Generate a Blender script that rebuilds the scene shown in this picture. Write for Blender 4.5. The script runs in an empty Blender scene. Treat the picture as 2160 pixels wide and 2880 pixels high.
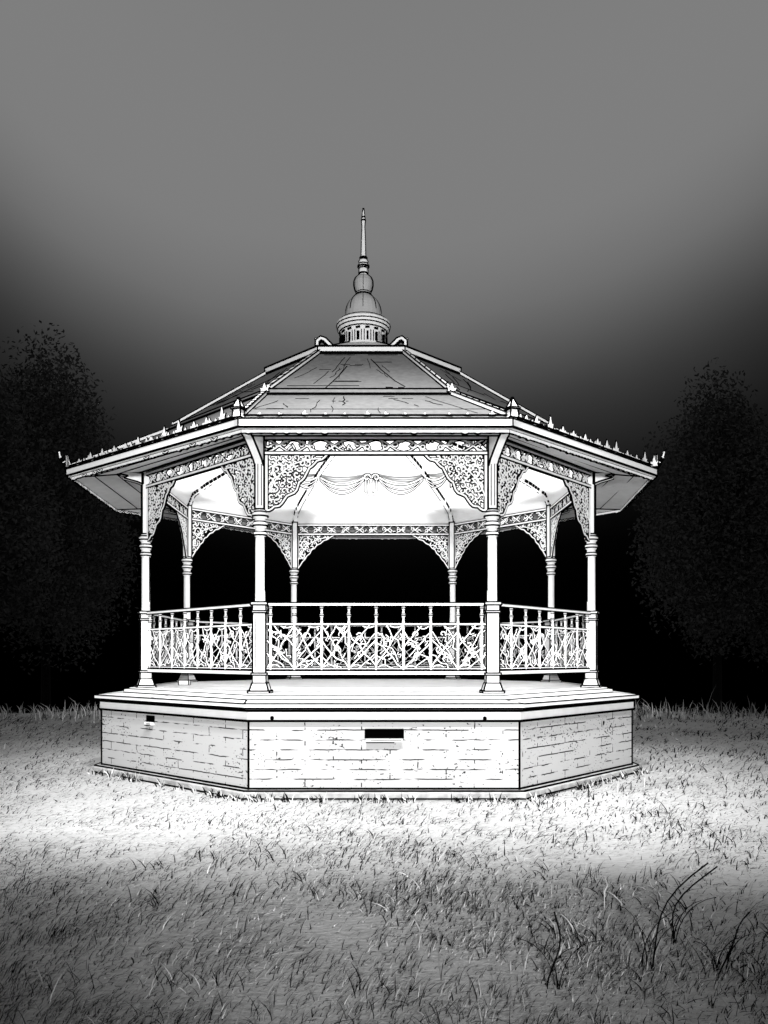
import bpy, math, random
import numpy as np
from mathutils import Vector, Matrix
R = random.Random(7)
NP = np.random.default_rng(11)
sc = bpy.context.scene
COL = sc.collection
CAMZ = 1.55

# ------------------------------------------------------------------ materials
def mat(name, col, rough=0.8, noise=0.0, scale=8.0, bump=0.0):
    m = bpy.data.materials.new(name); m.use_nodes = True
    nt = m.node_tree; b = nt.nodes['Principled BSDF']
    b.inputs['Roughness'].default_value = rough
    b.inputs['Specular IOR Level'].default_value = 0.25
    b.inputs['Base Color'].default_value = (col, col, col, 1)
    if noise or bump:
        tc = nt.nodes.new('ShaderNodeTexCoord'); n = nt.nodes.new('ShaderNodeTexNoise')
        n.inputs['Scale'].default_value = scale; n.inputs['Detail'].default_value = 6
        nt.links.new(tc.outputs['Object'], n.inputs['Vector'])
        if noise:
            r = nt.nodes.new('ShaderNodeMapRange')
            r.inputs['From Min'].default_value = .3; r.inputs['From Max'].default_value = .7
            r.inputs['To Min'].default_value = max(0.0, col - noise); r.inputs['To Max'].default_value = min(1, col + noise)
            nt.links.new(n.outputs['Fac'], r.inputs['Value']); nt.links.new(r.outputs[0], b.inputs['Base Color'])
        if bump:
            bp = nt.nodes.new('ShaderNodeBump'); bp.inputs['Strength'].default_value = bump; bp.inputs['Distance'].default_value = .02
            nt.links.new(n.outputs['Fac'], bp.inputs['Height']); nt.links.new(bp.outputs['Normal'], b.inputs['Normal'])
    return m

PAINT = mat('white_paint', .84, .55, .04, 14)
INK = mat('black_edging', .001, 1)
SLATE = mat('grey_lead_sheet', .185, .9, .025, 14, .3)
DOME = mat('grey_dome_lead', .42, .8, .03, 9)
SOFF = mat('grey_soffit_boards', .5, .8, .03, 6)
CEIL = mat('white_ceiling', .88, .8, .02, 3)
FLOOR = mat('pale_floor', .8, .8, .05, 4)
COPE = mat('pale_stone_coping', .82, .8, .04, 7)
HOLE = mat('dark_opening', .0005, 1)
for _m in (INK, HOLE): _m.node_tree.nodes['Principled BSDF'].inputs['Specular IOR Level'].default_value = 0
BARK = mat('dark_bark', .003, 1, .002, 9)
LEAF = mat('dark_foliage', .075, .9, .01, 3)

def stone_mat():
    m = bpy.data.materials.new('coursed_stone'); m.use_nodes = True
    nt = m.node_tree; N = nt.nodes; L = nt.links; b = N['Principled BSDF']
    b.inputs['Roughness'].default_value = .9; b.inputs['Specular IOR Level'].default_value = .1
    uv = N.new('ShaderNodeTexCoord')
    dn = N.new('ShaderNodeTexNoise'); dn.inputs['Scale'].default_value = 5; dn.inputs['Detail'].default_value = 5
    L.new(uv.outputs['UV'], dn.inputs['Vector'])
    mx = N.new('ShaderNodeMixRGB'); mx.blend_type = 'LINEAR_LIGHT'; mx.inputs['Fac'].default_value = .012
    L.new(uv.outputs['UV'], mx.inputs['Color1']); L.new(dn.outputs['Color'], mx.inputs['Color2'])
    br = N.new('ShaderNodeTexBrick')
    br.inputs['Scale'].default_value = 1; br.inputs['Brick Width'].default_value = .62; br.inputs['Row Height'].default_value = .108
    br.inputs['Mortar Size'].default_value = .0065; br.inputs['Mortar Smooth'].default_value = .0
    br.inputs['Color1'].default_value = (1, 1, 1, 1); br.inputs['Color2'].default_value = (1, 1, 1, 1); br.inputs['Mortar'].default_value = (0, 0, 0, 1)
    br.offset = .5; br.squash = 1
    L.new(mx.outputs[0], br.inputs['Vector'])
    # joints worn away in places
    wn = N.new('ShaderNodeTexNoise'); wn.inputs['Scale'].default_value = 7; wn.inputs['Detail'].default_value = 3
    mp = N.new('ShaderNodeMapping'); mp.inputs['Scale'].default_value = (.5, 2.2, 1)
    L.new(uv.outputs['UV'], mp.inputs['Vector']); L.new(mp.outputs[0], wn.inputs['Vector'])
    wr = N.new('ShaderNodeMapRange'); wr.inputs['From Min'].default_value = .47; wr.inputs['From Max'].default_value = .53
    L.new(wn.outputs['Fac'], wr.inputs['Value'])
    j = N.new('ShaderNodeMath'); j.operation = 'MAXIMUM'
    L.new(br.outputs['Color'], j.inputs[0]); L.new(wr.outputs[0], j.inputs[1])
    # pits and chisel marks
    pn = N.new('ShaderNodeTexNoise'); pn.inputs['Scale'].default_value = 26; pn.inputs['Detail'].default_value = 2
    mp2 = N.new('ShaderNodeMapping'); mp2.inputs['Scale'].default_value = (1, 1.5, 1); mp2.inputs['Rotation'].default_value = (0, 0, .5)
    L.new(uv.outputs['UV'], mp2.inputs['Vector']); L.new(mp2.outputs[0], pn.inputs['Vector'])
    big = N.new('ShaderNodeTexNoise'); big.inputs['Scale'].default_value = 2.3
    L.new(uv.outputs['UV'], big.inputs['Vector'])
    ad = N.new('ShaderNodeMath'); ad.operation = 'MULTIPLY_ADD'; ad.inputs[1].default_value = -.45
    L.new(big.outputs['Fac'], ad.inputs[0]); L.new(pn.outputs['Fac'], ad.inputs[2])
    pr = N.new('ShaderNodeMapRange'); pr.inputs['From Min'].default_value = .078; pr.inputs['From Max'].default_value = .105
    L.new(ad.outputs[0], pr.inputs['Value'])
    k = N.new('ShaderNodeMath'); k.operation = 'MULTIPLY'
    L.new(j.outputs[0], k.inputs[0]); L.new(pr.outputs[0], k.inputs[1])
    cr = N.new('ShaderNodeMapRange'); cr.inputs['To Min'].default_value = .03; cr.inputs['To Max'].default_value = .42
    L.new(k.outputs[0], cr.inputs['Value']); L.new(cr.outputs[0], b.inputs['Base Color'])
    bp = N.new('ShaderNodeBump'); bp.inputs['Strength'].default_value = .5; bp.inputs['Distance'].default_value = .01
    L.new(k.outputs[0], bp.inputs['Height']); L.new(bp.outputs['Normal'], b.inputs['Normal'])
    return m
STONE = stone_mat()

# ------------------------------------------------------------------ mesh builder
INKW = 1.5
class MB:
    inkslot = 1
    def __init__(s): s.v = []; s.f = []; s.m = []; s.uv = []
    def face(s, pts, mi=0, uv=None):
        k = len(s.v); s.v += [tuple(p) for p in pts]; s.f.append(tuple(range(k, k + len(pts)))); s.m.append(mi)
        s.uv.append(uv or [(0, 0)] * len(pts))
    def bar(s, p, q, w, h=None, mi=0, up=Vector((0, 0, 1)), ext=0.0):
        p = Vector(p); q = Vector(q); h = w if h is None else h
        d = (q - p)
        if d.length < 1e-6: return
        d.normalize(); p = p - d * ext; q = q + d * ext
        a = d.cross(up)
        if a.length < 1e-3: a = d.cross(Vector((0, 1, 0)))
        a.normalize(); b = a.cross(d).normalized()
        if mi == s.inkslot: w *= INKW; h *= INKW if h > .004 else 1
        a = a * (w / 2); b = b * (h / 2)
        c = [p - a - b, p + a - b, p + a + b, p - a + b, q - a - b, q + a - b, q + a + b, q - a + b]
        k = len(s.v); s.v += [tuple(x) for x in c]
        for f in ((0, 1, 2, 3), (7, 6, 5, 4), (0, 4, 5, 1), (1, 5, 6, 2), (2, 6, 7, 3), (3, 7, 4, 0)):
            s.f.append(tuple(k + i for i in f)); s.m.append(mi); s.uv.append([(0, 0)] * 4)
    def lathe(s, prof, c, n=20, mi=0, phase=0.0, ink=0.0, ring=0.0, rings=(), imi=1):
        """prof: (radius, z) list; ink>0 lays dark beads down the arrises, rings: indices of rings"""
        cx, cy = c; P = []
        for r, z in prof:
            P.append([Vector((cx + r * math.sin(phase + 2 * math.pi * i / n), cy - r * math.cos(phase + 2 * math.pi * i / n), z)) for i in range(n)])
        for a, b in zip(P, P[1:]):
            for i in range(n):
                j = (i + 1) % n
                s.face([a[i], a[j], b[j], b[i]], mi)
        s.face(P[0][::-1], mi); s.face(P[-1], mi)
        if ink:
            for a, b in zip(P, P[1:]):
                for i in (n // 4, 3 * n // 4, n // 4 + n // 2):
                    if (b[i] - a[i]).length > .015: s.bar(a[i], b[i], ink, ink, imi)
        for k in rings:
            for i in range(n): s.bar(P[k][i], P[k][(i + 1) % n], ring, ring, imi, ext=.001)
    def box(s, c, u, n, lu, ln, z0, z1, mi=0, ink=0.0, lu1=None, ln1=None):
        lu1 = lu if lu1 is None else lu1; ln1 = ln if ln1 is None else ln1
        c = Vector((c[0], c[1], 0)); u = Vector(u); n = Vector(n)
        lo = [c + u * a * lu / 2 + n * b * ln / 2 + Vector((0, 0, z0)) for a, b in ((-1, -1), (1, -1), (1, 1), (-1, 1))]
        hi = [c + u * a * lu1 / 2 + n * b * ln1 / 2 + Vector((0, 0, z1)) for a, b in ((-1, -1), (1, -1), (1, 1), (-1, 1))]
        for i in range(4):
            j = (i + 1) % 4; s.face([lo[i], lo[j], hi[j], hi[i]], mi)
        s.face(lo[::-1], mi); s.face(hi, mi)
        if ink:
            for i in range(4):
                j = (i + 1) % 4
                s.bar(lo[i], lo[j], ink, ink, 1, ext=ink / 2.1); s.bar(hi[i], hi[j], ink, ink, 1, ext=ink / 2.1); s.bar(lo[i], hi[i], ink, ink, 1)
    def build(s, name, mats, parent=None, smooth=False):
        me = bpy.data.meshes.new(name); me.from_pydata(s.v, [], s.f)
        for m in mats: me.materials.append(m)
        me.polygons.foreach_set('material_index', s.m)
        if any(any(c != (0, 0) for c in u) for u in s.uv):
            l = me.uv_layers.new(name='UVMap'); l.data.foreach_set('uv', [x for u in s.uv for c in u for x in c])
        if smooth: me.polygons.foreach_set('use_smooth', [True] * len(s.f))
        me.update()
        o = bpy.data.objects.new(name, me); COL.objects.link(o)
        if parent: o.parent = parent
        return o

def tag(o, label=None, cat=None, group=None, kind=None):
    for k, v in (('label', label), ('category', cat), ('group', group), ('kind', kind)):
        if v: o[k] = v
    return o

# ------------------------------------------------------------------ plan
def H(h): return h + CAMZ                       # height above the lens -> height above the ground
CX, CY = -.25, 12.5
COLS = [(-1.437, 9.42), (1.255, 9.42), (2.885, 11.3), (2.85, 13.85), (1.32, 15.6), (-1.73, 15.6), (-3.36, 13.85), (-3.317, 11.3)]
BASE = [(-1.487, 8.91), (1.487, 8.91), (3.36, 11.0), (3.36, 14.0), (1.3, 16.1), (-1.75, 16.1), (-3.825, 14.0), (-3.825, 11.0)]
EAVE = [(-1.54, 8.56), (1.36, 8.56), (3.66, 10.87), (3.95, 13.3), (1.5, 16.4), (-1.95, 16.4), (-4.45, 13.3), (-4.257, 10.87)]
def reg(A, cx=CX - .06, cy=CY):
    r = A / math.cos(math.pi / 8)
    return [(cx + r * math.sin(math.pi / 8 * (2 * i - 1)), cy - r * math.cos(math.pi / 8 * (2 * i - 1))) for i in range(8)]
def off(poly, d):
    """offset a convex polygon outwards by d"""
    n = len(poly); out = []
    for i in range(n):
        p0, p1, p2 = Vector(poly[i - 1]), Vector(poly[i]), Vector(poly[(i + 1) % n])
        a = (p1 - p0).normalized(); b = (p2 - p1).normalized()
        na = Vector((a.y, -a.x)); nb = Vector((b.y, -b.x))
        m = (na + nb).normalized(); out.append(tuple(p1 + m * (d / max(.3, m.dot(na)))))
    return out
def lerp_poly(A, B, t): return [(a[0] + (b[0] - a[0]) * t, a[1] + (b[1] - a[1]) * t) for a, b in zip(A, B)]
def V3(p, z): return Vector((p[0], p[1], z))

def loop(mb, A, za, B, zb, mi=0, uv=False):
    s0 = 0
    for i in range(8):
        j = (i + 1) % 8; L = (Vector(A[j]) - Vector(A[i])).length
        u = [(s0, za), (s0 + L, za), (s0 + L, zb), (s0, zb)] if uv else None
        mb.face([V3(A[i], za), V3(A[j], za), V3(B[j], zb), V3(B[i], zb)], mi, u); s0 += L + .37
def edge(mb, A, z, w, mi=1):
    for i in range(8): mb.bar(V3(A[i], z), V3(A[(i + 1) % 8], z), w, w, mi, ext=w * .3)

stand = bpy.data.objects.new('bandstand', None); COL.objects.link(stand); stand.location = (0, 0, 0)
tag(stand, 'white octagonal iron bandstand with grey roof and spire on a stone base', 'bandstand')

# ------------------------------------------------------------------ base
ZW0, ZW1 = .10, .985
mb = MB(); loop(mb, BASE, ZW0, BASE, .845, 0, True)
for i in (0, 1, 2, 3, 4, 5, 6, 7): mb.bar(V3(BASE[i], ZW0), V3(BASE[i], ZW1), .015, .015, 1)
base = mb.build('base_wall', [STONE, INK], stand)
mb = MB(); B1 = off(BASE, .02); loop(mb, BASE, .84, B1, .858); loop(mb, B1, .858, B1, .965); loop(mb, B1, .965, BASE, .985)
edge(mb, B1, .858, .018); edge(mb, B1, .965, .012)
mb.build('moulding', [COPE, INK], base)
mb = MB(); P0 = off(BASE, .11); P1 = off(BASE, .085)
loop(mb, P0, -.05, P0, .075); loop(mb, P0, .075, P1, .1); loop(mb, P1, .1, off(BASE, -.02), .102)
edge(mb, P0, .02, .012); edge(mb, P1, .1, .012); edge(mb, BASE, .115, .013)
mb.build('plinth', [mat('weathered_plinth', .34, .95, .12, 9, .6), INK], base)
ZC = H(-.497); C0 = off(BASE, .085)
mb = MB()
loop(mb, off(BASE, .0), .985, off(C0, -.03), .988); loop(mb, off(C0, -.03), .988, C0, 1.005); loop(mb, C0, 1.005, C0, ZC - .008); loop(mb, C0, ZC - .008, off(C0, -.01), ZC)
C2 = off(COLS, .27); loop(mb, off(C0, -.01), ZC, C2, ZC + .018)
edge(mb, off(C0, -.004), ZC - .003, .010); edge(mb, C0, 1.0, .012); edge(mb, off(BASE, .02), .985, .014)
for i in range(8):                                         # joints in the coping slabs
    mb.bar(V3(C0[i], ZC + .001), V3(C2[i], ZC + .02), .014, .004, 1)
    a, b = Vector(C0[i]), Vector(C0[(i + 1) % 8]); c, d = Vector(C2[i]), Vector(C2[(i + 1) % 8])
    for t in ((.42,) if i in (1, 7, 2, 6) else ()):
        mb.bar(V3(a.lerp(b, t), ZC + .001), V3(c.lerp(d, t), ZC + .02), .010, .004, 1)
mb.build('coping', [COPE, INK], base)
ZF = H(-.41)
mb = MB(); F0 = off(COLS, .20)
loop(mb, C2, ZC + .018, off(COLS, .265), ZF - .025); loop(mb, off(COLS, .265), ZF - .025, F0, ZF - .022)
loop(mb, F0, ZF - .022, F0, ZF); mb.face([V3(p, ZF) for p in F0])
edge(mb, C2, ZC + .022, .012); edge(mb, F0, ZF - .02, .010)
for i in range(8): mb.bar(V3(off(COLS, .1)[i], ZF + .001), V3(off(COLS, .1)[(i + 1) % 8], ZF + .001), .012, .004, 1)
mb.build('floor', [FLOOR, INK], stand)

def bay(poly, i):
    a = Vector((*poly[i], 0)); b = Vector((*poly[(i + 1) % 8], 0)); u = (b - a); L = u.length; u.normalize()
    return a, u, Vector((u.y, -u.x, 0)), L
def vent(i, s, z, w, h, lip=True):
    a, u, n, L = bay(BASE, i); c = a + u * s
    mb = MB(); P = lambda x, zz, d: c + u * x + n * d + Vector((0, 0, zz))
    mb.face([P(-w / 2, z, .003), P(w / 2, z, .003), P(w / 2, z + h, .003), P(-w / 2, z + h, .003)], 1)
    for p, q in (((-w / 2, z), (-w / 2, z + h)), ((w / 2, z), (w / 2, z + h)), ((-w / 2, z + h), (w / 2, z + h))):
        mb.bar(P(p[0], p[1], .006), P(q[0], q[1], .006), .012, .012, 2)
    if lip:
        mb.bar(P(-w / 2 + .01, z - .02, .022), P(w / 2 - .01, z - .02, .022), .05, .028, 0)
        mb.bar(P(-w / 2 + .01, z - .042, .022), P(w / 2 - .1, z - .042, .022), .05, .012, 2)
        mb.bar(P(-w / 2 + .06, z - .02, .048), P(w / 2 - .02, z - .02, .048), .008, .008, 2)
    return mb.build('vent', [COPE, HOLE, INK], base)
vent(0, 1.49, .665, .42, .10)
vent(7, 1.20, .745, .17, .075)
for i, s, z in ((0, .27, .885), (0, 2.6, .88), (1, 1.95, .72)):
    a, u, n, L = bay(off(BASE, .023), i); mb = MB(); c = a + u * s + Vector((0, 0, z))
    mb.face([c + u * (.022 * math.cos(t) * (1 + .3 * math.sin(3 * t))) + n * .001 + Vector((0, 0, .03 * math.sin(t))) for t in [k * math.pi / 4 for k in range(8)]])
    mb.build('weep_hole', [HOLE], base)

# ------------------------------------------------------------------ ironwork strokes
def stroke(mb, fr, pts, w, e=.007, th=.012):
    e *= 1.8; w *= .9
    a, u, n = fr; m = len(pts)
    if m < 2: return
    nr = []
    for k in range(m):
        p0 = pts[max(0, k - 1)]; p1 = pts[min(m - 1, k + 1)]
        dx, dz = p1[0] - p0[0], p1[1] - p0[1]; l = math.hypot(dx, dz) or 1; nr.append((-dz / l, dx / l))
    j = R.uniform(-.0016, .0016)
    for mi, hw, t in ((0, w / 2, th + j), (1, w / 2 + e, th - .006 + j * .7)):
        if hw <= 0: continue
        k0 = len(mb.v)
        for k in range(m):
            px, pz = pts[k]; nx, nz = nr[k]
            ext = 0
            if mi == 1 and (k == 0 or k == m - 1):
                s = -1 if k == 0 else 1; ext = s * e; px += nz * ext; pz -= nx * ext
            for sg, d in ((1, t), (-1, t), (-1, -t), (1, -t)):
                mb.v.append(tuple(a + u * (px + nx * hw * sg) + n * d + Vector((0, 0, pz + nz * hw * sg))))
        for k in range(m - 1):
            b = k0 + 4 * k
            for q in range(4):
                r = (q + 1) % 4; mb.f.append((b + q, b + r, b + 4 + r, b + 4 + q)); mb.m.append(mi); mb.uv.append([(0, 0)] * 4)
        for b in (k0, k0 + 4 * (m - 1)):
            mb.f.append((b, b + 1, b + 2, b + 3)); mb.m.append(mi); mb.uv.append([(0, 0)] * 4)
def spiral(cx, cz, r, a0, turns=1.1, sg=1, n=9, shrink=.75):
    return [(cx + r * (1 - shrink * t) * math.cos(a0 + sg * t * turns * 2 * math.pi), cz + r * (1 - shrink * t) * math.sin(a0 + sg * t * turns * 2 * math.pi)) for t in [k / (n - 1) for k in range(n)]]
def arc(p, q, bulge, n=6):
    dx, dz = q[0] - p[0], q[1] - p[1]
    return [(p[0] + dx * t - dz * bulge * 4 * t * (1 - t), p[1] + dz * t + dx * bulge * 4 * t * (1 - t)) for t in [k / (n - 1) for k in range(n)]]
def rail(mb, fr, x0, x1, z, w, th, e=.006):
    stroke(mb, fr, [(x0, z), (x1, z)], w, e, th)

# ------------------------------------------------------------------ columns
ZT = H(2.60); ZFT = H(2.558); ZFB = H(2.36)
def cdir(i):
    a = Vector((*COLS[i], 0)) - Vector((CX, CY, 0)); a.normalize(); return a
for i in range(8):
    c = COLS[i]; d = cdir(i); t = Vector((-d.y, d.x, 0))
    if i in (0, 1): d = Vector((0, -1, 0)); t = Vector((1, 0, 0))
    mb = MB()
    zs = ZF + 1.07
    mb.lathe([(.058, ZF + 1.0), (.056, zs + .1), (.054, H(1.52))], c, 16, 0)
    for k in (3, 5, -3, -5, 11):
        an = k * math.pi / 16 * 1.3; x, y = c[0] + .058 * math.sin(an), c[1] - .058 * math.cos(an)
        if abs(k) == 5: mb.bar((x, y, zs + .12), (x, y, H(1.45)), .006, .006, 1)
    mb.box(c, t, d, .105, .105, H(1.72), ZT, 0, .013)
    f = c[0] + d.x * .058, c[1] + d.y * .058
    for sx in (-.018, .022):
        mb.bar((f[0] + t.x * sx, f[1] + t.y * sx, H(1.76)), (f[0] + t.x * sx, f[1] + t.y * sx, H(2.3)), .006, .006, 1)
    col = mb.build('column', [PAINT, INK], stand)
    mb = MB()                                                   # pedestal between floor and hand rail
    mb.box(c, t, d, .25, .25, ZF, ZF + .03, 0, .012)
    mb.box(c, t, d, .22, .22, ZF + .03, ZF + .12, 0, .010, .165, .165)
    mb.box(c, t, d, .155, .155, ZF + .12, ZF + .21, 0, .009)
    mb.box(c, t, d, .185, .185, ZF + .21, ZF + .235, 0, .010)
    mb.box(c, t, d, .150, .150, ZF + .235, ZF + .93, 0, .012)
    for sx in (-.045, .045):
        q = c[0] + d.x * .078 + t.x * sx, c[1] + d.y * .078 + t.y * sx
        mb.bar((q[0], q[1], ZF + .3), (q[0], q[1], ZF + .86), .006, .006, 1)
    mb.box(c, t, d, .175, .175, ZF + .93, ZF + .955, 0, .010)
    mb.box(c, t, d, .150, .150, ZF + .955, ZF + 1.02, 0, .008)
    mb.box(c, t, d, .195, .195, ZF + 1.02, ZF + 1.055, 0, .011)
    mb.build('pedestal', [PAINT, INK], col)
    mb = MB()
    mb.lathe([(.055, H(1.40)), (.075, H(1.42)), (.075, H(1.445)), (.058, H(1.46)), (.058, H(1.50)), (.085, H(1.53)), (.085, H(1.56)), (.062, H(1.575)), (.062, H(1.61)), (.092, H(1.64)), (.092, H(1.67)), (.066, H(1.69)), (.06, H(1.73))], c, 16, 0, ring=.012, rings=(1, 3, 5, 7, 9, 11))
    mb.build('capital', [PAINT, INK], col)
    # console carrying the eave corner
    mb = MB(); e = Vector((*EAVE[i], 0)); cc = Vector((*c, 0)); dd = (e - cc).normalized(); L = (e - cc).length * (1 if i in (0, 1) else .42); kz = 1 if i in (0, 1) else .45; tt = Vector((-dd.y, dd.x, 0)) * .05
    prof = [(.04, H(2.22)), (.12, H(2.28)), (.3, H(2.36)), (L * .55, H(2.43)), (L * .93, H(2.50)), (L * .93, H(2.545)), (.04, H(2.56))]
    prof = [(x, H(2.56) - (H(2.56) - z) * kz) for x, z in prof]
    A = [cc + dd * x + Vector((0, 0, z)) - tt for x, z in prof]; B = [p + 2 * tt for p in A]
    mb.face(A); mb.face(B[::-1])
    for k in range(len(A)):
        k2 = (k + 1) % len(A); mb.face([A[k], A[k2], B[k2], B[k]])
        mb.bar(A[k], A[k2], .012, .012, 1); mb.bar(B[k], B[k2], .012, .012, 1)
    mb.build('console', [PAINT, INK], col)

# ------------------------------------------------------------------ friezes, brackets, balustrades
BO = [(0, 1), (.06, 1.0), (.13, .93), (.20, .93), (.28, .85), (.31, .76), (.38, .72), (.47, .68), (.52, .60), (.53, .50), (.60, .45), (.66, .36), (.68, .25), (.76, .20), (.84, .10), (.93, .08), (1, .0)]
BC = [(0, 1), (.08, .88), (.12, .80), (.20, .72), (.24, .62), (.33, .55), (.37, .44), (.47, .38), (.52, .29), (.62, .25), (.70, .16), (.82, .12), (.9, .05), (1, 0)]
def lim_at(P, t):
    for (x0, y0), (x1, y1) in zip(P, P[1:]):
        if x0 <= t <= x1: return y0 + (y1 - y0) * (t - x0) / (x1 - x0 + 1e-9)
    return 0
for i in range(8):
    a, u, n, L = bay(COLS, i); fr = (a, u, n); front = i in (0,)
    # frieze
    mb = MB(); x0, x1 = .06, L - .06
    rail(mb, fr, x0, x1, ZFT - .012, .026, .03, .008); rail(mb, fr, x0, x1, ZFB + .012, .026, .03, .008)
    zm = (ZFT + ZFB) / 2; k = 0
    cell = .30 if front else .26; nc = max(3, int((x1 - x0) / cell)); cell = (x1 - x0) / nc
    for q in range(nc):
        xc = x0 + (q + .5) * cell; s = 1 if q % 2 else -1; hh = .072
        stroke(mb, fr, [(xc - cell / 2 + cell * tt, zm + s * hh * math.cos(tt * math.pi)) for tt in [g / 8 for g in range(9)]], .017)
        stroke(mb, fr, [(xc - cell / 2 + cell * tt, zm - s * hh * math.cos(tt * math.pi)) for tt in [g / 8 for g in range(9)]], .013)
        stroke(mb, fr, spiral(xc - cell * .17, zm + .012 * s, .04, R.uniform(0, 6), 1.0, s), .015)
        stroke(mb, fr, spiral(xc + cell * .2, zm - .02 * s, .042, R.uniform(0, 6), .9, -s), .015)
        for g in range(3):
            px = xc + R.uniform(-.5, .5) * cell; pz = zm + R.uniform(-.06, .06); an = R.uniform(0, 3.1)
            stroke(mb, fr, arc((px, pz), (px + .055 * math.cos(an), pz + .055 * math.sin(an)), R.uniform(-.3, .3), 4), .016)
    mb.build('frieze', [PAINT, INK], stand)
    # brackets
    W = min(.70, L * .31); Hh = .72 if i in (1, 7) else .64; BP = BO if i in (0, 1, 7) else BC
    for side in (0, 1):
        mb = MB()
        fx = (lambda x: .075 + x) if side == 0 else (lambda x: L - .075 - x)
        fz = lambda z: ZFB - .008 - z
        stroke(mb, fr, [(fx(.0), fz(0)), (fx(.0), fz(Hh))], .03, .007, .02)
        out = []
        for q in range(25):
            t = q / 24; out.append((fx(W * t), fz(Hh * lim_at(BP, t))))
        stroke(mb, fr, out, .02, .008, .017)
        cnt = 0; step = .070; z = .03
        while z < Hh:
            x = .04 + R.uniform(0, .03)
            while x < W:
                if z + .03 < Hh * lim_at(BP, min(1, (x + .02) / W)):
                    s = R.choice((-1, 1))
                    r = R.uniform(.032, .048)
                    stroke(mb, fr, [(fx(p[0]), fz(p[1])) for p in spiral(x, z, r, R.uniform(0, 6.28), R.uniform(.6, 1.05), s, 8)], R.uniform(.016, .022), .006)
                x += step * R.uniform(.85, 1.15)
            z += step * .92
        t0 = spiral(W * .22, .17, .11, 1.5, .8, 1, 12); stroke(mb, fr, [(fx(p[0]), fz(p[1])) for p in t0], .022, .008, .016)
        t0 = spiral(.10, .38, .075, 4.2, .8, -1, 12); stroke(mb, fr, [(fx(p[0]), fz(p[1])) for p in t0], .02, .008, .016)
        t0 = arc((.0, .5), (W * .9, .04), -.18, 10); stroke(mb, fr, [(fx(p[0]), fz(p[1])) for p in t0], .016, .006, .015)
        mb.build('bracket', [PAINT, INK], stand)
    # balustrade
    bal = MB(); zr = ZF + 1.035
    bal.bar(a + u * .085 + Vector((0, 0, zr)), a + u * (L - .085) + Vector((0, 0, zr)), .07, .042, 0)
    for dz in (-.026, .014):
        for sg in (-1, 1):
            bal.bar(a + u * .085 + n * sg * .034 + Vector((0, 0, zr + dz)), a + u * (L - .085) + n * sg * .034 + Vector((0, 0, zr + dz)), .008, .009, 1)
    root = bal.build('balustrade', [PAINT, INK], stand)
    mb = MB(); rail(mb, fr, .07, L - .07, ZF + .80, .020, .014, .006)
    mb.build('middle_rail', [PAINT, INK], root)
    mb = MB(); rail(mb, fr, .07, L - .07, ZF + .235, .040, .026, .009); rail(mb, fr, .07, L - .07, ZF + .285, .010, .014, .006)
    mb.build('lower_rail', [PAINT, INK], root)
    nb = max(4, round((L - .16) / .325)); sp = (L - .16) / nb
    for q in range(nb + 1):
        x = .08 + q * sp
        if q in (0, nb): x += .04 if q == 0 else -.04
        mb = MB(); p = a + u * x; cxy = (p.x, p.y)
        mb.lathe([(.013, ZF + .27), (.016, ZF + .5), (.013, ZF + .79), (.02, ZF + .815), (.012, ZF + .84), (.012, ZF + .87), (.024, ZF + .90), (.024, ZF + .92), (.012, ZF + .935), (.012, ZF + .965), (.022, ZF + .985), (.018, ZF + 1.02)], cxy, 8, 0, ring=.007, rings=(6, 7, 10))
        mb.build('baluster', [PAINT, INK], root)
    mb = MB(); z0, z1 = ZF + .285, ZF + .79
    for q in range(nb):
        xa, xb = .08 + q * sp, .08 + (q + 1) * sp; s = q % 2
        P = lambda tx, tz: (xa + (xb - xa) * tx + R.uniform(-.012, .012), z0 + (z1 - z0) * tz + R.uniform(-.012, .012))
        def twig(p, q2, w):
            m = 5; pts = []
            for k in range(m + 1):
                t = k / m; o = R.uniform(-.085, .085) if 0 < k < m else 0
                pts.append((p[0] + (q2[0] - p[0]) * t + o, p[1] + (q2[1] - p[1]) * t + o * .5))
            pts = [(xa + (xb - xa) * min(1, max(0, x)), z0 + (z1 - z0) * min(1, max(0, z))) for x, z in pts]
            stroke(mb, fr, pts, w, .006, .009)
            return pts
        wm = .016 if i == 0 else .012
        d = 1 if s else 0
        F = lambda x, z: ((x if d else 1 - x), z)
        twig(F(0, 0), F(1, R.uniform(.55, .7)), wm); twig(F(0, R.uniform(.85, 1)), F(1, R.uniform(.0, .12)), wm)
        twig(F(0, R.uniform(.35, .5)), F(R.uniform(.5, .8), 1), wm * .9); twig(F(.35, 0), F(1, R.uniform(.25, .38)), wm * .8)
        if i in (0, 3, 4): twig(F(.2, R.uniform(.1, .3)), F(.95, R.uniform(.8, 1)), wm * .8)
        for g in range(3 if i in (0, 1, 7) else 1):
            stroke(mb, fr, spiral(xa + sp * R.uniform(.2, .8), z0 + (z1 - z0) * R.uniform(.15, .85), R.uniform(.035, .055), R.uniform(0, 6), .85, R.choice((-1, 1)), 8), .013, .0045, .009)
        for g in range(11 if i == 0 else (7 if i in (1, 7) else 2)):
            x, z = R.uniform(.05, .95), R.uniform(.04, .96); an = R.choice((-1, 1)) * R.uniform(.35, 1.3); l = R.uniform(.12, .34)
            twig((x, z), (x + l * math.cos(an), z + .8 * l * math.sin(an)), R.uniform(.008, .012))
        stroke(mb, fr, arc((xa + .02, z0 + .01), ((xa + xb) / 2, z0 + .01), R.uniform(.15, .3), 6), .013, .004, .008)
        stroke(mb, fr, arc(((xa + xb) / 2, z1 - .01), (xb - .02, z1 - .01), -R.uniform(.1, .25), 6), .013, .004, .008)
    mb.build('lattice', [PAINT, INK], root)

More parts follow.
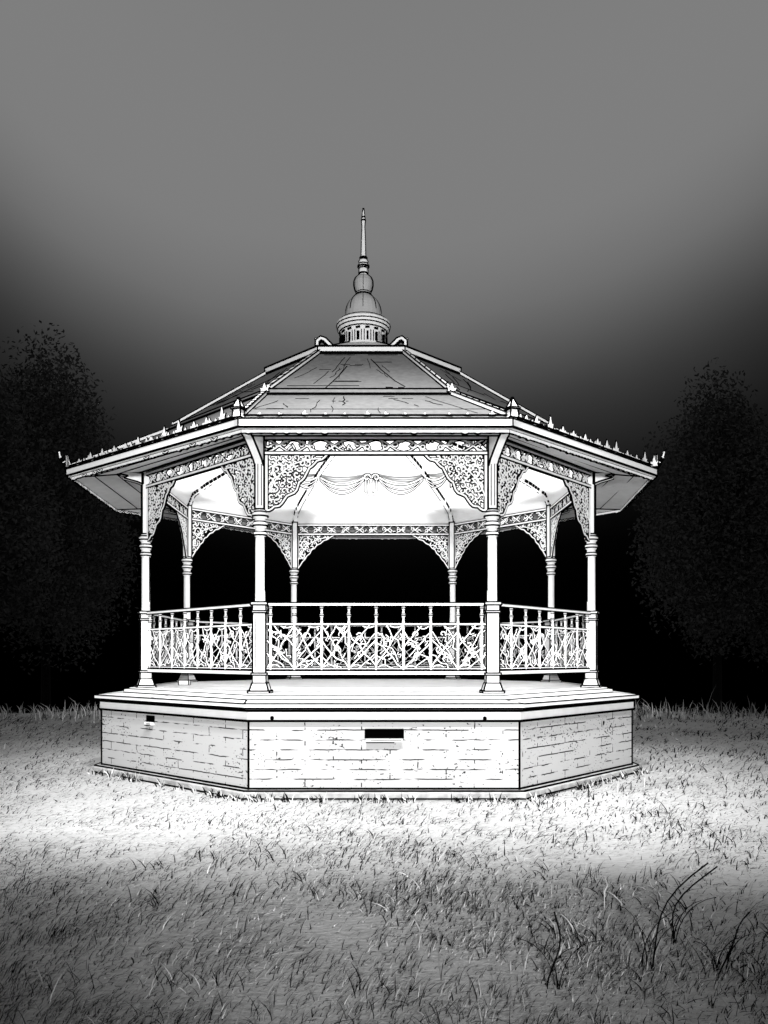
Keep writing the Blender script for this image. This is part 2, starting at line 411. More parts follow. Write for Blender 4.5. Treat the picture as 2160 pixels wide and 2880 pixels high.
# ------------------------------------------------------------------ ceiling
rc = MB()
C_levels = [(1.0, H(2.56)), (.965, H(2.80)), (.88, H(2.95)), (.74, H(3.14)), (.56, H(3.36)), (.35, H(3.56)), (.05, H(3.60))]
def scl(p, s): return [(CX + (q[0] - CX) * s, CY + (q[1] - CY) * s) for q in p]
for (s0, za), (s1, zb) in zip(C_levels, C_levels[1:]): loop(rc, scl(COLS, s0), za, scl(COLS, s1), zb)
rc.face([V3(p, C_levels[-1][1]) for p in scl(COLS, .05)])
ceil = rc.build('ceiling', [CEIL], stand)
for i in range(8):
    mb = MB()
    a = Vector((*COLS[i], 0)); t = Vector((-(a.y - CY), a.x - CX, 0)).normalized()
    pts = [V3(scl(COLS, s)[i], z - .03) for s, z in C_levels[:-1]]
    for p, q in zip(pts, pts[1:]):
        mb.bar(p, q, .07, .04, 0, ext=.005)
        for sg in (-1, 1):
            m = 6
            for k in range(m):
                if R.random() < .72: mb.bar(p.lerp(q, k / m) + t * sg * .038, p.lerp(q, (k + .8) / m) + t * sg * .038, .006, .042, 1)
    mb.build('rib', [CEIL, INK], ceil)
# plaster swags round the coving
for i in range(8):
    a, u, n, L = bay(scl(COLS, .62), i); z0 = H(3.20)
    mb = MB(); fr = (a, u, n)
    for k, (xa, xb) in enumerate(((.04, L / 2 - .14), (L / 2 + .14, L - .04))):
        for dz, b, w in ((0, -.16, .02), (-.03, -.24, .008), (-.05, -.31, .008)):
            sg = 1
            stroke(mb, fr, arc((xa, z0 + dz), (xb, z0 + dz), b, 12), w * 1.2, .008, .012)
    stroke(mb, fr, spiral(L / 2 - .08, z0 + .0, .07, 0, 1), .022, .009)
    stroke(mb, fr, spiral(L / 2 + .08, z0 + .0, .07, 3.1, 1, -1), .022, .009)
    for x in (-.09, -.03, .05, .1): stroke(mb, fr, arc((L / 2 + x, z0 - .05), (L / 2 + x * 1.1, z0 - .25 - R.uniform(0, .04)), .03, 5), .018, .007)
    stroke(mb, fr, arc((L / 2 - .13, z0 - .26), (L / 2 + .13, z0 - .26), -.2, 6), .012, .005)
    mb.build('swag', [CEIL, INK], ceil)

# ------------------------------------------------------------------ roof
ZE = H(2.53)
T0 = reg(2.72); T0z = H(3.17); T1 = reg(2.66); T1z = H(3.245); K0 = reg(1.40); K0z = H(4.17)
E1 = off(EAVE, -.05)
mb = MB()
loop(mb, E1, ZE + .02, T0, T0z)
for i in range(8):
    mb.bar(V3(lerp_poly(E1, T0, .33)[i], 0) + Vector((0, 0, ZE + .02 + (T0z - ZE - .02) * .33 + .004)), V3(lerp_poly(E1, T0, .33)[(i + 1) % 8], ZE + .02 + (T0z - ZE - .02) * .33 + .004), .004, .004, 1)
loop(mb, T1, T1z, K0, K0z)
# repairs and lifted seams: short dark crooked lines on the slopes
def on_slope(A, za, B, zb, i, s, t):
    p = Vector(A[i]).lerp(Vector(A[(i + 1) % 8]), s); q = Vector(B[i]).lerp(Vector(B[(i + 1) % 8]), s)
    r = p.lerp(q, t); return Vector((r.x, r.y, za + (zb - za) * t + .006))
def crack(i, up, s0, t0, s1, t1, w=.009):
    a = (T1, T1z, K0, K0z) if up else (E1, ZE + .02, T0, T0z); m = 5; last = None
    for k in range(m + 1):
        s = s0 + (s1 - s0) * k / m + R.uniform(-.008, .008); t = t0 + (t1 - t0) * k / m
        p = on_slope(*a, i, s, t)
        if last is not None and R.random() < .85: mb.bar(last, p, w, .004, 1, ext=.003)
        last = p
crack(0, True, .40, .75, .32, .05); crack(0, True, .33, .85, .30, .45, .006); crack(0, True, .60, .8, .76, .08, .010); crack(0, True, .62, .72, .78, .72, .007)
crack(0, True, .08, .1, .5, .1, .006); crack(0, True, .66, .06, .76, .05, .018); crack(0, True, .1, .93, .9, .93, .008)
crack(0, False, .12, .6, .16, .4, .008); crack(0, False, .42, .9, .40, .5, .007); crack(0, False, .66, .75, .72, .45, .007); crack(0, False, .8, .7, .83, .5, .007)
for q in range(14):
    u0 = R.uniform(.1, .9); crack(0, q % 3 > 0, u0, R.uniform(.5, .9), u0 + (u0 - .5) * .2, R.uniform(.1, .45), .004)
for q in range(10):
    u0 = R.uniform(.05, .8); t0 = R.uniform(.1, .9); crack(0, q % 2 > 0, u0, t0, u0 + R.uniform(.05, .2), t0, .004)
for i in (1, 7):
    for q in range(12): crack(i, q % 2 == 0, R.uniform(.1, .9), R.uniform(.5, .9), R.uniform(.1, .9), R.uniform(.05, .4), .007)
    crack(i, True, .05, .35, .95, .35, .006); crack(i, False, .05, .5, .95, .55, .01)
roof = mb.build('roof', [SLATE, INK], stand)
mb = MB(); loop(mb, T0, T0z - .01, off(T0, .03), T0z + .012); loop(mb, off(T0, .03), T0z + .012, off(T0, .0), T0z + .03); loop(mb, off(T0, .0), T0z + .03, off(T1, .02), T1z, 2); loop(mb, off(T1, .02), T1z, T1, T1z + .02, 2)
edge(mb, off(T0, .035), T0z + .004, .015); edge(mb, off(T1, .01), T1z + .015, .012)
mb.build('roof_step', [PAINT, INK, SLATE], roof)
# crown ring
mb = MB(); K1 = off(K0, .04)
loop(mb, off(K0, .0), K0z - .02, K1, K0z + .0, 0); loop(mb, K1, K0z, K1, K0z + .075); loop(mb, K1, K0z + .075, off(K0, -.05), K0z + .09)
edge(mb, off(K0, .015), K0z - .025, .045); edge(mb, K1, K0z + .08, .016)
for i in range(8): mb.bar(V3(K1[i], K0z), V3(K1[i], K0z + .075), .012, .012, 1)
K2 = reg(.50); loop(mb, off(K0, -.05), K0z + .09, K2, K0z + .50, 0)
for i in range(8): mb.bar(V3(off(K0, -.05)[i], K0z + .09), V3(K2[i], K0z + .5), .02, .02, 1)
mb.build('crown_ring', [PAINT, INK], roof)
# hips
for i in range(8):
    mb = MB()
    for A, za, B, zb, m in ((E1, ZE + .02, T0, T0z, 9), (T1, T1z, K0, K0z, 9)):
        p = V3(A[i], za + .025); q = V3(B[i], zb + .025); t = Vector((-(p.y - CY), p.x - CX, 0)).normalized()
        mb.bar(p, q, .058, .05, 0)
        for k in range(m):
            c = p.lerp(q, (k + .5) / m); w1, w2 = R.uniform(.02, .045), R.uniform(.02, .045)
            d = (q - p) / m
            for sg in (-1, 1):
                mb.bar(p.lerp(q, k / m) + t * sg * .031 - Vector((0, 0, .027)), p.lerp(q, (k + 1) / m) + t * sg * R.uniform(.027, .038) - Vector((0, 0, .027)), .010, .012, 1)
                mb.bar(p.lerp(q, k / m) + t * sg * .028 + Vector((0, 0, .026)), p.lerp(q, (k + 1) / m) + t * sg * .028 + Vector((0, 0, .026)), .009, .009, 1)
            mb.bar(c - t * .025 - d * .2 + Vector((0, 0, .024)), c + t * .025 + d * .2 + Vector((0, 0, .024)), .014, .012, 1)
    mb.build('hip_ridge', [PAINT, INK], roof)
# fascia, gutter and scalloped valance
E2 = off(EAVE, -.07)
mb = MB()
loop(mb, EAVE, ZE - .092, EAVE, ZE - .004); loop(mb, EAVE, ZE - .004, off(EAVE, -.02), ZE + .018); loop(mb, off(EAVE, -.02), ZE + .018, E1, ZE + .02)
loop(mb, EAVE, ZE - .092, E2, ZE - .10)
edge(mb, EAVE, ZE - .092, .015); edge(mb, EAVE, ZE - .002, .012); edge(mb, off(EAVE, -.015), ZE + .035, .012)
for i in range(8): mb.bar(V3(EAVE[i], ZE - .09), V3(EAVE[i], ZE), .010, .010, 1)
fascia = mb.build('fascia', [PAINT, INK], roof)
for i in range(8):
    mb = MB(); a, u, n, L = bay(E2, i); fr = (a, u, n)
    rail(mb, fr, .0, L, ZE - .122, .032, .012, .006)
    m = int(L / .13)
    for q in range(m):
        x = (q + .2) * L / m
        stroke(mb, fr, arc((x, ZE - .116), (x + .09, ZE - .116), -.22 + R.uniform(-.1, .1), 5), .012, .008, .018)
    if i in (0,): rail(mb, (a - n * .30, u, n), .0, L, H(2.463), .028, .015, .008)
    mb.build('valance', [PAINT, INK], fascia)
# soffit boards
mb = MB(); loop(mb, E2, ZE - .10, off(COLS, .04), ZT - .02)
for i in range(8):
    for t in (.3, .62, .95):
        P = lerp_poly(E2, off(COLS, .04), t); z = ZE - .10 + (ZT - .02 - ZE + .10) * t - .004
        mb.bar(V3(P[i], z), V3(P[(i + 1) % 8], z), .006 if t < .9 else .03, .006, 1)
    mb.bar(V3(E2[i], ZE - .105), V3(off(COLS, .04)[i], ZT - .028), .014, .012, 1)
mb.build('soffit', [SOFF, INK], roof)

# cresting leaves on the eave edge and corner finials
def leaf_prof(s, h):
    pts = [(-.5, 0), (-.42, .22), (-.55, .42), (-.22, .38), (-.18, .62), (0, 1), (.15, .62), (.26, .36), (.55, .45), (.4, .2), (.5, 0)]
    return [(x * s, z * h) for x, z in pts]
def flat_leaf(mb, p, u, n, s, h, th=.012):
    pr = leaf_prof(s, h); cz = h * .35
    for mi, k, t in ((0, 1.0, th), (1, 1.28, th - .005)):
        Q = [(x * k, (z - cz) * k + cz) for x, z in pr]
        A = [p + u * x + n * t + Vector((0, 0, z)) for x, z in Q]; B = [p + u * x - n * t + Vector((0, 0, z)) for x, z in Q]
        mb.face(A, mi); mb.face(B[::-1], mi)
        for k2 in range(len(A)): k3 = (k2 + 1) % len(A); mb.face([A[k2], A[k3], B[k3], B[k2]], mi)
for i in range(8):
    a, u, n, L = bay(off(EAVE, -.04), i); mb = MB()
    m = 13
    for q in range(1, m):
        big = (q % 3 == 0)
        if i == 0: h = .055 if not big else .07; s = .06
        else: h = .19 if q == 8 and i in (1, 7) else (.15 if big else .10); s = R.uniform(.09, .13)
        p = a + u * (L * q / m + R.uniform(-.03, .03)) + Vector((0, 0, ZE + .03))
        flat_leaf(mb, p, (u + Vector((0, 0, R.uniform(-.25, .25)))), n, s, h * R.uniform(.6, 1.1))
    for q in range(int(L / .11)):
        p = a + u * ((q + .5) * .11) + Vector((0, 0, ZE + .03))
        if i: flat_leaf(mb, p, u, n, .08, .06 * R.uniform(.5, 1.3))
    mb.build('cresting', [PAINT, INK], fascia)
for i in range(8):
    mb = MB(); e = Vector((*off(EAVE, -.01)[i], ZE)); d = Vector((e.x - CX, e.y - CY, 0)).normalized(); t = Vector((-d.y, d.x, 0))
    if i in (0, 1):
        mb.box((e.x, e.y), t, d, .10, .10, ZE + .0, ZE + .09, 0, .010, .085, .085)
        mb.box((e.x, e.y), t, d, .12, .12, ZE + .09, ZE + .105, 0, .008)
        mb.box((e.x, e.y), t, d, .10, .10, ZE + .105, ZE + .215, 0, .012, .012, .012)
    else:
        flat_leaf(mb, e + Vector((0, 0, .02)), t, d, .12, .16)
        for k, (x, z, w) in enumerate(((0, .03, .05), (.04, .09, .042), (.085, .15, .032), (.10, .22, .018))):
            if k: mb.bar(last, e + d * x + Vector((0, 0, z)), w + .012, w, 0); mb.bar(last + Vector((0, 0, -.012)), e + d * x + Vector((0, 0, z - .012)), w, w, 1)
            last = e + d * x + Vector((0, 0, z))
        flat_leaf(mb, e - t * .09 - d * .02 + Vector((0, 0, .02)), d, t, .09, .14)
    mb.build('finial', [PAINT, INK], roof)
# scroll ornaments on the crown and half way down the hips
for i in (0, 1):
    mb = MB(); p = V3(off(K0, -.02)[i], K0z + .08); d = Vector((p.x - CX, p.y - CY, 0)).normalized()
    if i in (0, 1, 4, 5): d = Vector((1 if i in (1, 4) else -1, 0, 0))
    t = Vector((-d.y, d.x, 0))
    fr = (Vector((p.x, p.y, 0)) - d * .12, d, t)
    stroke(mb, fr, [(-.06, p.z - .01), (.0, p.z + .05), (.05, p.z + .10), (.10, p.z + .12), (.15, p.z + .08), (.15, p.z + .02)], .035, .014, .04)
    stroke(mb, fr, [(.0, p.z + .0), (.10, p.z + .0), (.17, p.z - .02)], .04, .01, .025)
    stroke(mb, fr, [(.14, p.z + .11), (.18, p.z + .12)], .012, .006, .012)
    mb.build('scroll', [PAINT, INK], roof)
    mb = MB(); p = V3(lerp_poly(T0, T1, .5)[i], T0z + .04)
    d = Vector((p.x - CX, p.y - CY, 0)).normalized(); t = Vector((-d.y, d.x, 0))
    flat_leaf(mb, p + d * .03, t, d, .11, .10)
    mb.build('hip_leaf', [PAINT, INK], roof)
# ------------------------------------------------------------------ lantern
LC = (-.317, 12.5); hz = lambda y: H((1421 - y) / 140.2)
mb = MB()
hn = lambda y: H((1421 - y) / 145)
mb.lathe([(.60, K0z + .36), (.50, hn(752)), (.44, hn(748)), (.44, hn(742)), (.37, hn(737)), (.355, hn(724)), (.355, hn(699)), (.38, hn(695))], LC, 24, 0, ring=.009, rings=(2, 3, 4))
for k in range(16):
    an = 2 * math.pi * (k + .5) / 16; d = Vector((math.sin(an), -math.cos(an), 0)); t = Vector((d.y, -d.x, 0))
    c = Vector((LC[0], LC[1], 0)) + d * .362
    for sg in (-1, 1): mb.bar(c + t * sg * .05 + Vector((0, 0, hn(731))), c + t * sg * .05 + Vector((0, 0, hn(708))), .009, .02, 1)
    mb.bar(c + Vector((0, 0, hn(730))), c + Vector((0, 0, hn(711))), .026 if k % 2 else .018, .02, 1, up=d)
    mb.bar(c - t * .03 + Vector((0, 0, hn(702))), c + t * .035 + Vector((0, 0, hn(703))), .014, .02, 1)
drum = mb.build('lantern', [PAINT, INK], stand)
mb = MB(); mb.lathe([(.37, hn(697)), (.40, hn(690)), (.415, hn(683)), (.415, hn(677)), (.36, hn(671)), (.28, hn(668))], LC, 24, 0, ring=.010, rings=(0, 1, 2, 4))
mb.build('cornice', [PAINT, INK], drum)
mb = MB(); mb.lathe([(.29, hn(669)), (.275, hz(676))] + [(.27 * math.cos(a), hz(678) + .30 * math.sin(a)) for a in [k * math.pi / 2 / 9 for k in range(8)]] + [(.06, hz(637))], LC, 24, 0)
for k in range(24):
    if k % 3 == 0:
        an = 2 * math.pi * k / 24; last = None
        for q in range(9):
            a = q * math.pi / 2 / 9; r = .272 * math.cos(a); p = Vector((LC[0] + r * math.sin(an), LC[1] - r * math.cos(an), hz(678) + .302 * math.sin(a)))
            if last is not None: mb.bar(last, p, .014 if k % 6 == 0 and k in (6, 18) else .006, .014, 1)
            last = p
mb.build('dome', [DOME, INK], drum)
mb = MB(); pr = [(.07, hz(641)), (.12, hz(638)), (.12, hz(635)), (.10, hz(633)), (.125, hz(626)), (.14, hz(617)), (.138, hz(609)), (.115, hz(601)), (.07, hz(596)), (.045, hz(594))]
mb.lathe(pr, LC, 20, 0, ring=.012, rings=(1, 3))
for k in (5, 15, 10, 0):
    an = 2 * math.pi * k / 20; last = None
    for r, z in pr[3:]:
        p = Vector((LC[0] + (r + .004) * math.sin(an), LC[1] - (r + .004) * math.cos(an), z))
        if last is not None: mb.bar(last, p, .02 if k in (5, 15) else .005, .02, 1)
        last = p
mb.build('ball', [DOME, INK], drum)
mb = MB(); pr = [(.05, hz(595)), (.07, hz(592)), (.07, hz(584)), (.06, hz(580)), (.085, hz(577)), (.085, hz(574)), (.06, hz(571)), (.07, hz(565)), (.05, hz(561)), (.055, hz(558)), (.035, hz(553)), (.03, hz(520)), (.02, hz(490)), (.03, hz(477)), (.022, hz(470)), (.006, hz(450))]
mb.lathe(pr, LC, 8, 0, ink=.012, ring=.014, rings=(1, 3, 4, 6, 8, 9, 13, 14))
mb.build('spire', [PAINT, INK], drum)

# small white box on the floor behind the left railing
mb = MB(); mb.box((-3.0, 12.2), (1, 0, 0), (0, 1, 0), .15, .12, ZF + .001, ZF + .075, 0, .008)
b = mb.build('floor_box', [PAINT, INK]); tag(b, 'small white box on the bandstand floor under the left railing', 'box')

# ------------------------------------------------------------------ ground
def gz(x, y):
    d = math.hypot(x, y - 4) if y > 4 else 0
    z = .03 * math.sin(x * .7 + 1) * math.sin(y * .5) + .02 * math.sin(x * 1.9 + y * 1.3)
    k = min(1, max(0, (d - 21) / 6)); z -= k * k * 1.2
    if d > 27: z -= (d - 27) * .10
    r = math.hypot(x - CX, y - CY)
    if r < 5: z *= .2
    return z
xs = sorted(set([-400, -250, -150, -90, -60, -45, -36] + [q * .75 for q in range(-40, 41)] + [36, 45, 60, 90, 150, 250, 400]))
ys = sorted(set([-40, -20, -10, -5] + [q * .6 for q in range(-4, 56)] + [36, 39, 45, 60, 90, 150, 250, 400]))
mb = MB(); nx = len(xs); mb.v = [(x, y, gz(x, y)) for y in ys for x in xs]
for j in range(len(ys) - 1):
    for i in range(nx - 1):
        k = j * nx + i; mb.f.append((k, k + 1, k + 1 + nx, k + nx)); mb.m.append(0); mb.uv.append([(0, 0)] * 4)
def ground_mat():
    m = mat('pale_turf', .42, .95); nt = m.node_tree; N = nt.nodes; L = nt.links; b = N['Principled BSDF']
    b.inputs['Specular IOR Level'].default_value = .05
    tc = N.new('ShaderNodeTexCoord'); mp = N.new('ShaderNodeMapping'); mp.inputs['Rotation'].default_value = (0, 0, .5); mp.inputs['Scale'].default_value = (1, 2.6, 1)
    n = N.new('ShaderNodeTexNoise'); n.inputs['Scale'].default_value = 11; n.inputs['Detail'].default_value = 8; n.inputs['Roughness'].default_value = .7
    L.new(tc.outputs['Object'], mp.inputs[0]); L.new(mp.outputs[0], n.inputs['Vector'])
    n2 = N.new('ShaderNodeTexNoise'); n2.inputs['Scale'].default_value = .5; L.new(tc.outputs['Object'], n2.inputs['Vector'])
    r = N.new('ShaderNodeMapRange'); r.inputs['From Min'].default_value = .38; r.inputs['From Max'].default_value = .62; r.inputs['To Min'].default_value = .40; r.inputs['To Max'].default_value = .64
    mm = N.new('ShaderNodeMath'); mm.operation = 'MULTIPLY_ADD'; mm.inputs[1].default_value = .55; m3 = N.new('ShaderNodeMath'); m3.operation = 'MULTIPLY'; m3.inputs[1].default_value = .45
    L.new(n2.outputs['Fac'], m3.inputs[0]); L.new(n.outputs['Fac'], mm.inputs[0]); L.new(m3.outputs[0], mm.inputs[2]); L.new(mm.outputs[0], r.inputs['Value']); L.new(r.outputs[0], b.inputs['Base Color'])
    bp = N.new('ShaderNodeBump'); bp.inputs['Strength'].default_value = .6; bp.inputs['Distance'].default_value = .03
    L.new(n.outputs['Fac'], bp.inputs['Height']); L.new(bp.outputs['Normal'], b.inputs['Normal'])
    return m
g = mb.build('ground', [ground_mat()], smooth=True); tag(g, kind='structure')

# grass blades: one mesh, thin curved ribbons
G_D = mat('dark_grass', .004, 1); G_D.node_tree.nodes['Principled BSDF'].inputs['Specular IOR Level'].default_value = 0; G_L = mat('pale_highlight_grass', .68, .8); G_M = mat('grey_grass', .38, .9)  # pale blades: the lawn's white highlights are put into this colour
def blades(name, x, y, h, w, lean, ldir, mi, twist, label, curl=1.0):
    n = len(x); z = np.array([gz(a, b) for a, b in zip(x, y)])
    T = np.array([0, .3, .65, 1.0]); WT = np.array([.7, 1.0, .75])
    lx, ly = np.cos(ldir), np.sin(ldir)
    P = np.zeros((n, 7, 3))
    for k, t in enumerate(T):
        ho = h * lean * (t ** (1 + .9 * curl)); up = h * np.sqrt(np.maximum(.04, 1 - lean * lean * .8)) * (t - .35 * lean * t * t)
        cx_, cy_, cz_ = x + lx * ho, y + ly * ho, z - .01 + up
        if k < 3:
            ww = w * WT[k] / 2; wx, wy = np.cos(twist), np.sin(twist)
            P[:, 2 * k] = np.stack([cx_ - wx * ww, cy_ - wy * ww, cz_], 1); P[:, 2 * k + 1] = np.stack([cx_ + wx * ww, cy_ + wy * ww, cz_ + ww * .8], 1)
        else: P[:, 6] = np.stack([cx_, cy_, cz_], 1)
    me = bpy.data.meshes.new(name)
    base = (np.arange(n) * 7)[:, None]
    q = (base + np.array([[0, 1, 3, 2]])), (base + np.array([[2, 3, 5, 4]])), (base + np.array([[4, 5, 6]]))
    loops = np.concatenate([q[0], q[1], q[2]], 1).ravel()
    me.vertices.add(n * 7); me.vertices.foreach_set('co', P.ravel())
    me.loops.add(len(loops)); me.loops.foreach_set('vertex_index', loops)
    ls = (np.arange(n) * 11)[:, None] + np.array([[0, 4, 8]]); lt = np.tile(np.array([4, 4, 3]), n)
    me.polygons.add(n * 3); me.polygons.foreach_set('loop_start', ls.ravel()); me.polygons.foreach_set('loop_total', lt)
    me.polygons.foreach_set('material_index', np.repeat(mi, 3))
    for m in (G_D, G_L, G_M): me.materials.append(m)
    me.update(calc_edges=True); me.validate()
    o = bpy.data.objects.new(name, me); COL.objects.link(o); tag(o, label, 'grass', kind='stuff'); return o
def in_poly(x, y, poly):
    ok = np.ones(len(x), bool)
    for i in range(8):
        a, b = poly[i], poly[(i + 1) % 8]; ok &= ((b[0] - a[0]) * (y - a[1]) - (b[1] - a[1]) * (x - a[0])) > 0
    return ok
def scatter(n, d0, d1, pw):
    u_ = NP.random(n); k = 1 - pw
    y = (d0 ** k + u_ * (d1 ** k - d0 ** k)) ** (1 / k)
    x = NP.uniform(-1, 1, n) * (y * .58 + 1.2)
    keep = ~in_poly(x, y, off(BASE, .13)); return x[keep], y[keep]
x, y = scatter(105000, 2.7, 29, 1.8)
n = len(x); clump = np.array([math.sin(a * 2.1 + math.sin(b * 1.7) * 2) * math.sin(b * 2.6 + math.sin(a * 1.3) * 2) for a, b in zip(x, y)])
pxs = y / 811
near = np.clip((7 - y) / 3.5, 0, 1)
h = NP.gamma(3, 1, n) / 3 * (.034 + .022 * near + .0050 * y) * (1 + .45 * clump)
w = pxs * NP.uniform(.6, 1.45, n)
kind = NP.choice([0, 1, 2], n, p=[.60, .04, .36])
o = blades('grass', x, y, h, w, NP.uniform(.8, 1.02, n), NP.normal(.4, .6, n), kind, NP.normal(0, .5, n), 'pale matted grass with dark blades spreading round the bandstand')
tag(o, 'pale matted grass with dark blades spreading round the bandstand')
# long blades in the foreground, tufts by the wall, stalks on the crest
nt_ = 190; cy_ = 2.9 + NP.random(nt_) ** 1.5 * 3.4; cx_ = NP.uniform(-1, 1, nt_) * (cy_ * .55 + .5); k = NP.integers(4, 13, nt_)
y = np.repeat(cy_, k); x = np.repeat(cx_, k); n = len(x); x = x + NP.normal(0, .07, n); y = y + NP.normal(0, .07, n)
ld = np.repeat(NP.choice([.2, .7, 2.6], nt_, p=[.45, .3, .25]), k) + NP.normal(0, .45, n)
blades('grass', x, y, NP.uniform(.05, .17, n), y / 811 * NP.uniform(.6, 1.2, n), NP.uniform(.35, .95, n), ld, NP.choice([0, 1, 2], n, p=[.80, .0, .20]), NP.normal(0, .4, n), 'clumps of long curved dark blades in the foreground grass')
xs_, ys_ = [], []
for i in (7, 0, 1):
    a, u, nn, L = bay(off(BASE, .15), i)
    for c in range(int(L / .13)):
        s = R.uniform(0, L)
        for q in range(R.randint(5, 16)): p = a + u * (s + R.gauss(0, .05)) + nn * abs(R.gauss(0, .04)); xs_.append(p.x); ys_.append(p.y)
x = np.array(xs_); y = np.array(ys_); n = len(x)
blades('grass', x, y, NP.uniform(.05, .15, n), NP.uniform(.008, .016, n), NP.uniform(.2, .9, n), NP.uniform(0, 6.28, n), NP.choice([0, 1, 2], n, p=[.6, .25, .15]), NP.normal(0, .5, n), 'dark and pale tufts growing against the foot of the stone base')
n = 2600; y = NP.uniform(20, 26.5, n); x = NP.uniform(-1, 1, n) * 15.5
blades('grass', x, y, NP.gamma(3, 1, n) / 3 * .24, NP.uniform(.012, .028, n), NP.uniform(.1, .6, n), NP.uniform(0, 6.28, n), NP.choice([0, 1, 2], n, p=[.2, .45, .35]), NP.normal(0, .4, n), 'taller stalks standing against the black background at the far edge of the lawn')

# individual tall weeds in the foreground
def weed(x, y, h, lean, label, nbr, seed):
    r = random.Random(seed); mb = MB(); z0 = gz(x, y); pts = []
    for k in range(9):
        t = k / 8; pts.append(Vector((x + lean * t ** 1.8 + .03 * math.sin(5 * t + seed), y + .02 * math.sin(4 * t), z0 - .01 + h * t)))
    for p, q in zip(pts, pts[1:]): mb.bar(p, q, .006, .006, 0, ext=.001)
    st = mb
    e = bpy.data.objects.new('weed', None); COL.objects.link(e); tag(e, label, 'weed', 'tall weeds standing in the foreground grass')
    st.build('stem', [G_D], e)
    for b in range(nbr):                                    # long blades springing from the foot
        ang = r.uniform(-.3, .3); s_ = 1 if r.random() < .65 else -1; l = h * r.uniform(.55, .95); reach = s_ * l * r.uniform(.25, .6)
        mb = MB(); last = Vector((x + r.uniform(-.03, .03), y + r.uniform(-.03, .03), z0 - .01)); p = last.copy()
        for q in range(1, 8):
            t = q / 7; c = p + Vector((reach * t ** 1.9, ang * .1 * t, l * (t - .28 * t ** 3))); mb.bar(last, c, .008 * (1.15 - t), .003, 0, ext=.001); last = c
        mb.build('leaf', [G_D, G_D], e)
weed(1.62, 3.9, .30, .16, 'low dark weed at the right picture edge', 4, 6)
weed(1.28, 3.95, .52, .30, 'tall dark weed curving right, the highest at the right of the foreground', 5, 1)
weed(1.52, 4.3, .42, .22, 'shorter dark weed just behind the highest one near the right edge', 4, 2)
weed(.78, 3.75, .36, .02, 'upright dark weed left of the highest curving one', 4, 5)

# ------------------------------------------------------------------ far trees
def tree(x, y, top, rx, rz, label, seed, n=5200):
    r = np.random.default_rng(seed); zb = gz(x, y)
    e = bpy.data.objects.new('tree', None); COL.objects.link(e); e.location = (x, y, zb); tag(e, label, 'tree', 'dark trees beyond the lawn')
    mb = MB(); cz = top - rz - zb
    mb.lathe([(.55, 0), (.4, cz * .4), (.28, cz * .8), (.12, cz + rz * .5)], (0, 0), 10)
    for k in range(7):
        a = k * .9 + seed; mb.bar((0, 0, cz * .6 + k * .3), (rx * .6 * math.cos(a), rx * .6 * math.sin(a), cz + rz * .3 * math.sin(k)), .2, .2)
    mb.build('trunk', [BARK], e)
    lob = [(r.normal(0, .42, 3), r.uniform(.36, .5)) for _ in range(34)] + [(np.zeros(3), .8)] * 8
    which = r.integers(0, len(lob), n); d = r.normal(0, 1, (n, 3)); d /= np.linalg.norm(d, axis=1)[:, None]
    c = np.array([lob[k][0] for k in which]); rr = np.array([lob[k][1] for k in which]); nr = np.linalg.norm(c, axis=1)[:, None]; c = c / np.maximum(1, nr / .62)
    p = c + d * (rr * r.uniform(.35, 1.0, n))[:, None]
    p = p * np.array([rx, rx, rz]) + np.array([0, 0, cz])
    a = r.normal(0, 1, (n, 3)); b = r.normal(0, 1, (n, 3)); s = .24
    a = a / np.linalg.norm(a, axis=1)[:, None] * s; b = b / np.linalg.norm(b, axis=1)[:, None] * s * .6
    v = np.stack([p - a, p - b, p + a, p + b], 1).reshape(-1, 3)
    me = bpy.data.meshes.new('crown'); me.from_pydata(v.tolist(), [], (np.arange(n * 4).reshape(-1, 4)).tolist()); me.materials.append(LEAF); me.update()
    o = bpy.data.objects.new('crown', me); COL.objects.link(o); o.parent = e
tree(-35, 84, H(33.6), 10, 17.4, 'tallest dark tree at the far left behind the bandstand', 1, 60000)
tree(-38, 72, H(26), 9.5, 13.6, 'lower dark tree in front of the tallest one at the far left', 2, 48000)
tree(34.5, 84, H(30.0), 8.5, 15.6, 'round topped dark tree at the far right behind the bandstand', 3, 46000)
tree(43.5, 88, H(25.5), 8.0, 13.4, 'dark tree cut by the right picture edge', 4, 40000)

# ------------------------------------------------------------------ world
w = bpy.data.worlds.new('World'); sc.world = w; w.use_nodes = True; nt = w.node_tree; N = nt.nodes; L = nt.links
bg = N['Background']; tc = N.new('ShaderNodeTexCoord'); sp = N.new('ShaderNodeSeparateXYZ'); L.new(tc.outputs['Generated'], sp.inputs[0])
def M(op, a, b=None, c=None):
    n = N.new('ShaderNodeMath'); n.operation = op
    for k, v in enumerate((a, b, c)):
        if v is None: continue
        if isinstance(v, (int, float)): n.inputs[k].default_value = v
        else: L.new(v, n.inputs[k])
    return n.outputs[0]
X, Y, Z = sp.outputs
hd = M('SQRT', M('ADD', M('MULTIPLY', X, X), M('MULTIPLY', Y, Y)))
el = M('ARCTAN2', Z, hd)                                   # elevation, radians
az = M('ABSOLUTE', M('ARCTAN2', X, Y))
no = N.new('ShaderNodeTexNoise'); no.inputs['Scale'].default_value = 2.2; no.inputs['Detail'].default_value = 3
L.new(tc.outputs['Generated'], no.inputs['Vector'])
v = M('ADD', el, M('MULTIPLY', M('MINIMUM', M('MULTIPLY', az, az), .35), -.50))
v = M('ADD', v, M('MULTIPLY', M('SUBTRACT', no.outputs['Fac'], .5), .07))
cr = N.new('ShaderNodeValToRGB'); E = cr.color_ramp.elements; cr.color_ramp.interpolation = 'B_SPLINE'
def lin(s): return ((s + .055) / 1.055) ** 2.4 if s > .04 else s / 12.92
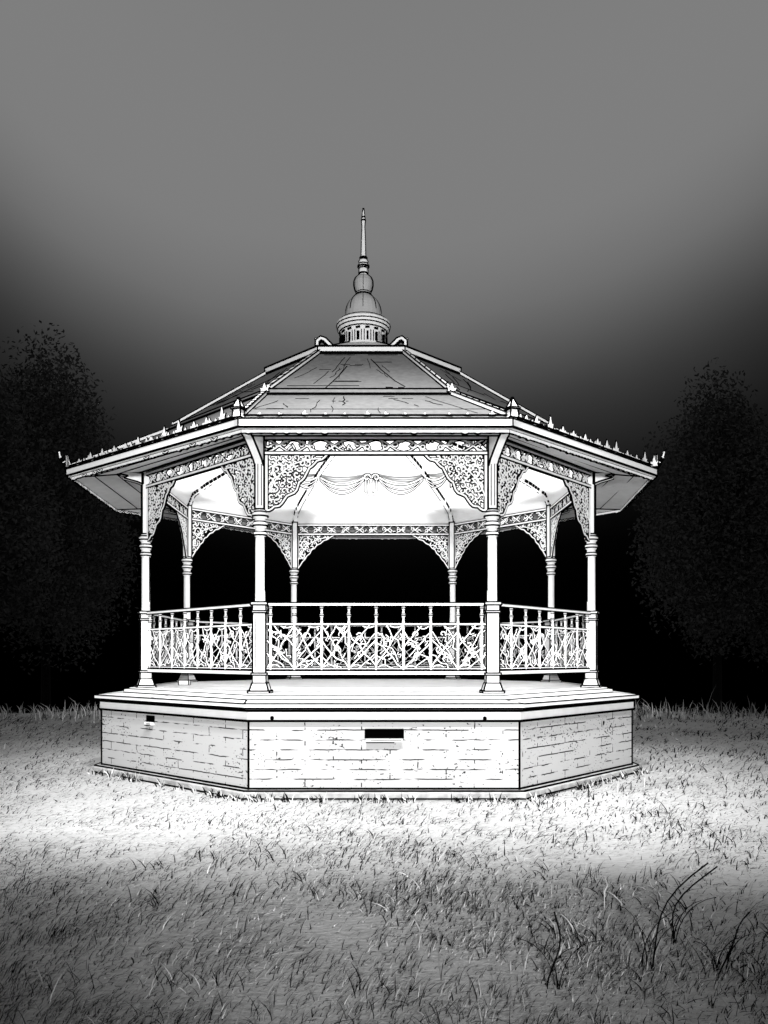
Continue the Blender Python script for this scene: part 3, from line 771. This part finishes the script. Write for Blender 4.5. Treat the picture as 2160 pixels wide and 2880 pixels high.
st = [(0, 0), (.10, .0), (.16, .05), (.22, .13), (.28, .21), (.335, .325), (.39, .43), (.47, .505), (.70, .49), (1, .47)]
E[0].position = 0; E[0].color = (0, 0, 0, 1); E[1].position = 1; E[1].color = (lin(.46),) * 3 + (1,)
for p, s in st[1:-1]:
    e = E.new(p); e.color = (lin(s),) * 3 + (1,)
L.new(v, cr.inputs[0]); L.new(cr.outputs[0], bg.inputs['Color']); bg.inputs['Strength'].default_value = 1

# ------------------------------------------------------------------ lights
def spot(name, loc, tgt, power, ang, blend, rad=.25):
    l = bpy.data.lights.new(name, 'SPOT'); l.energy = power; l.spot_size = math.radians(ang); l.spot_blend = blend; l.shadow_soft_size = rad
    o = bpy.data.objects.new(name, l); COL.objects.link(o); o.location = loc
    o.rotation_euler = (Vector(tgt) - Vector(loc)).to_track_quat('-Z', 'Y').to_euler(); return o
spot('flood_lamp', (.3, -6, 2.3), (-.2, 12, 4.9), 11500, 47, .35)
spot('mast_lamp', (-3.2, 4, 9), (-4.0, 9.1, 0), 3300, 52, .95)
spot('mast_lamp', (3.2, 4, 9), (4.0, 9.1, 0), 3600, 52, .95)
spot('mast_lamp', (0, 4, 9), (-.1, 10.3, 0), 6000, 57, .9)
spot('interior_lamp', (CX, CY, ZF + 1.3), (CX, CY, 6), 700, 121, .08, .015)
l = bpy.data.lights.new('fill_sun', 'SUN'); l.energy = .05; l.angle = math.radians(.5); o = bpy.data.objects.new('fill_sun', l); COL.objects.link(o)
o.rotation_euler = (math.radians(68), 0, math.radians(-20))  # weak sun added as even fill from the camera side, not a real moon

# ------------------------------------------------------------------ camera
cam = bpy.data.cameras.new('camera'); co = bpy.data.objects.new('camera', cam); COL.objects.link(co); sc.camera = co
cam.sensor_fit = 'HORIZONTAL'; cam.sensor_width = 36; cam.lens = 36 * 1753 / 1659; cam.shift_y = 315 / 1659; cam.clip_end = 2000
co.location = (0, 0, CAMZ); co.rotation_euler = (math.radians(90), 0, 0)
sc.view_settings.view_transform = 'Standard'; sc.view_settings.look = 'None'; sc.view_settings.exposure = 0; sc.view_settings.gamma = 1
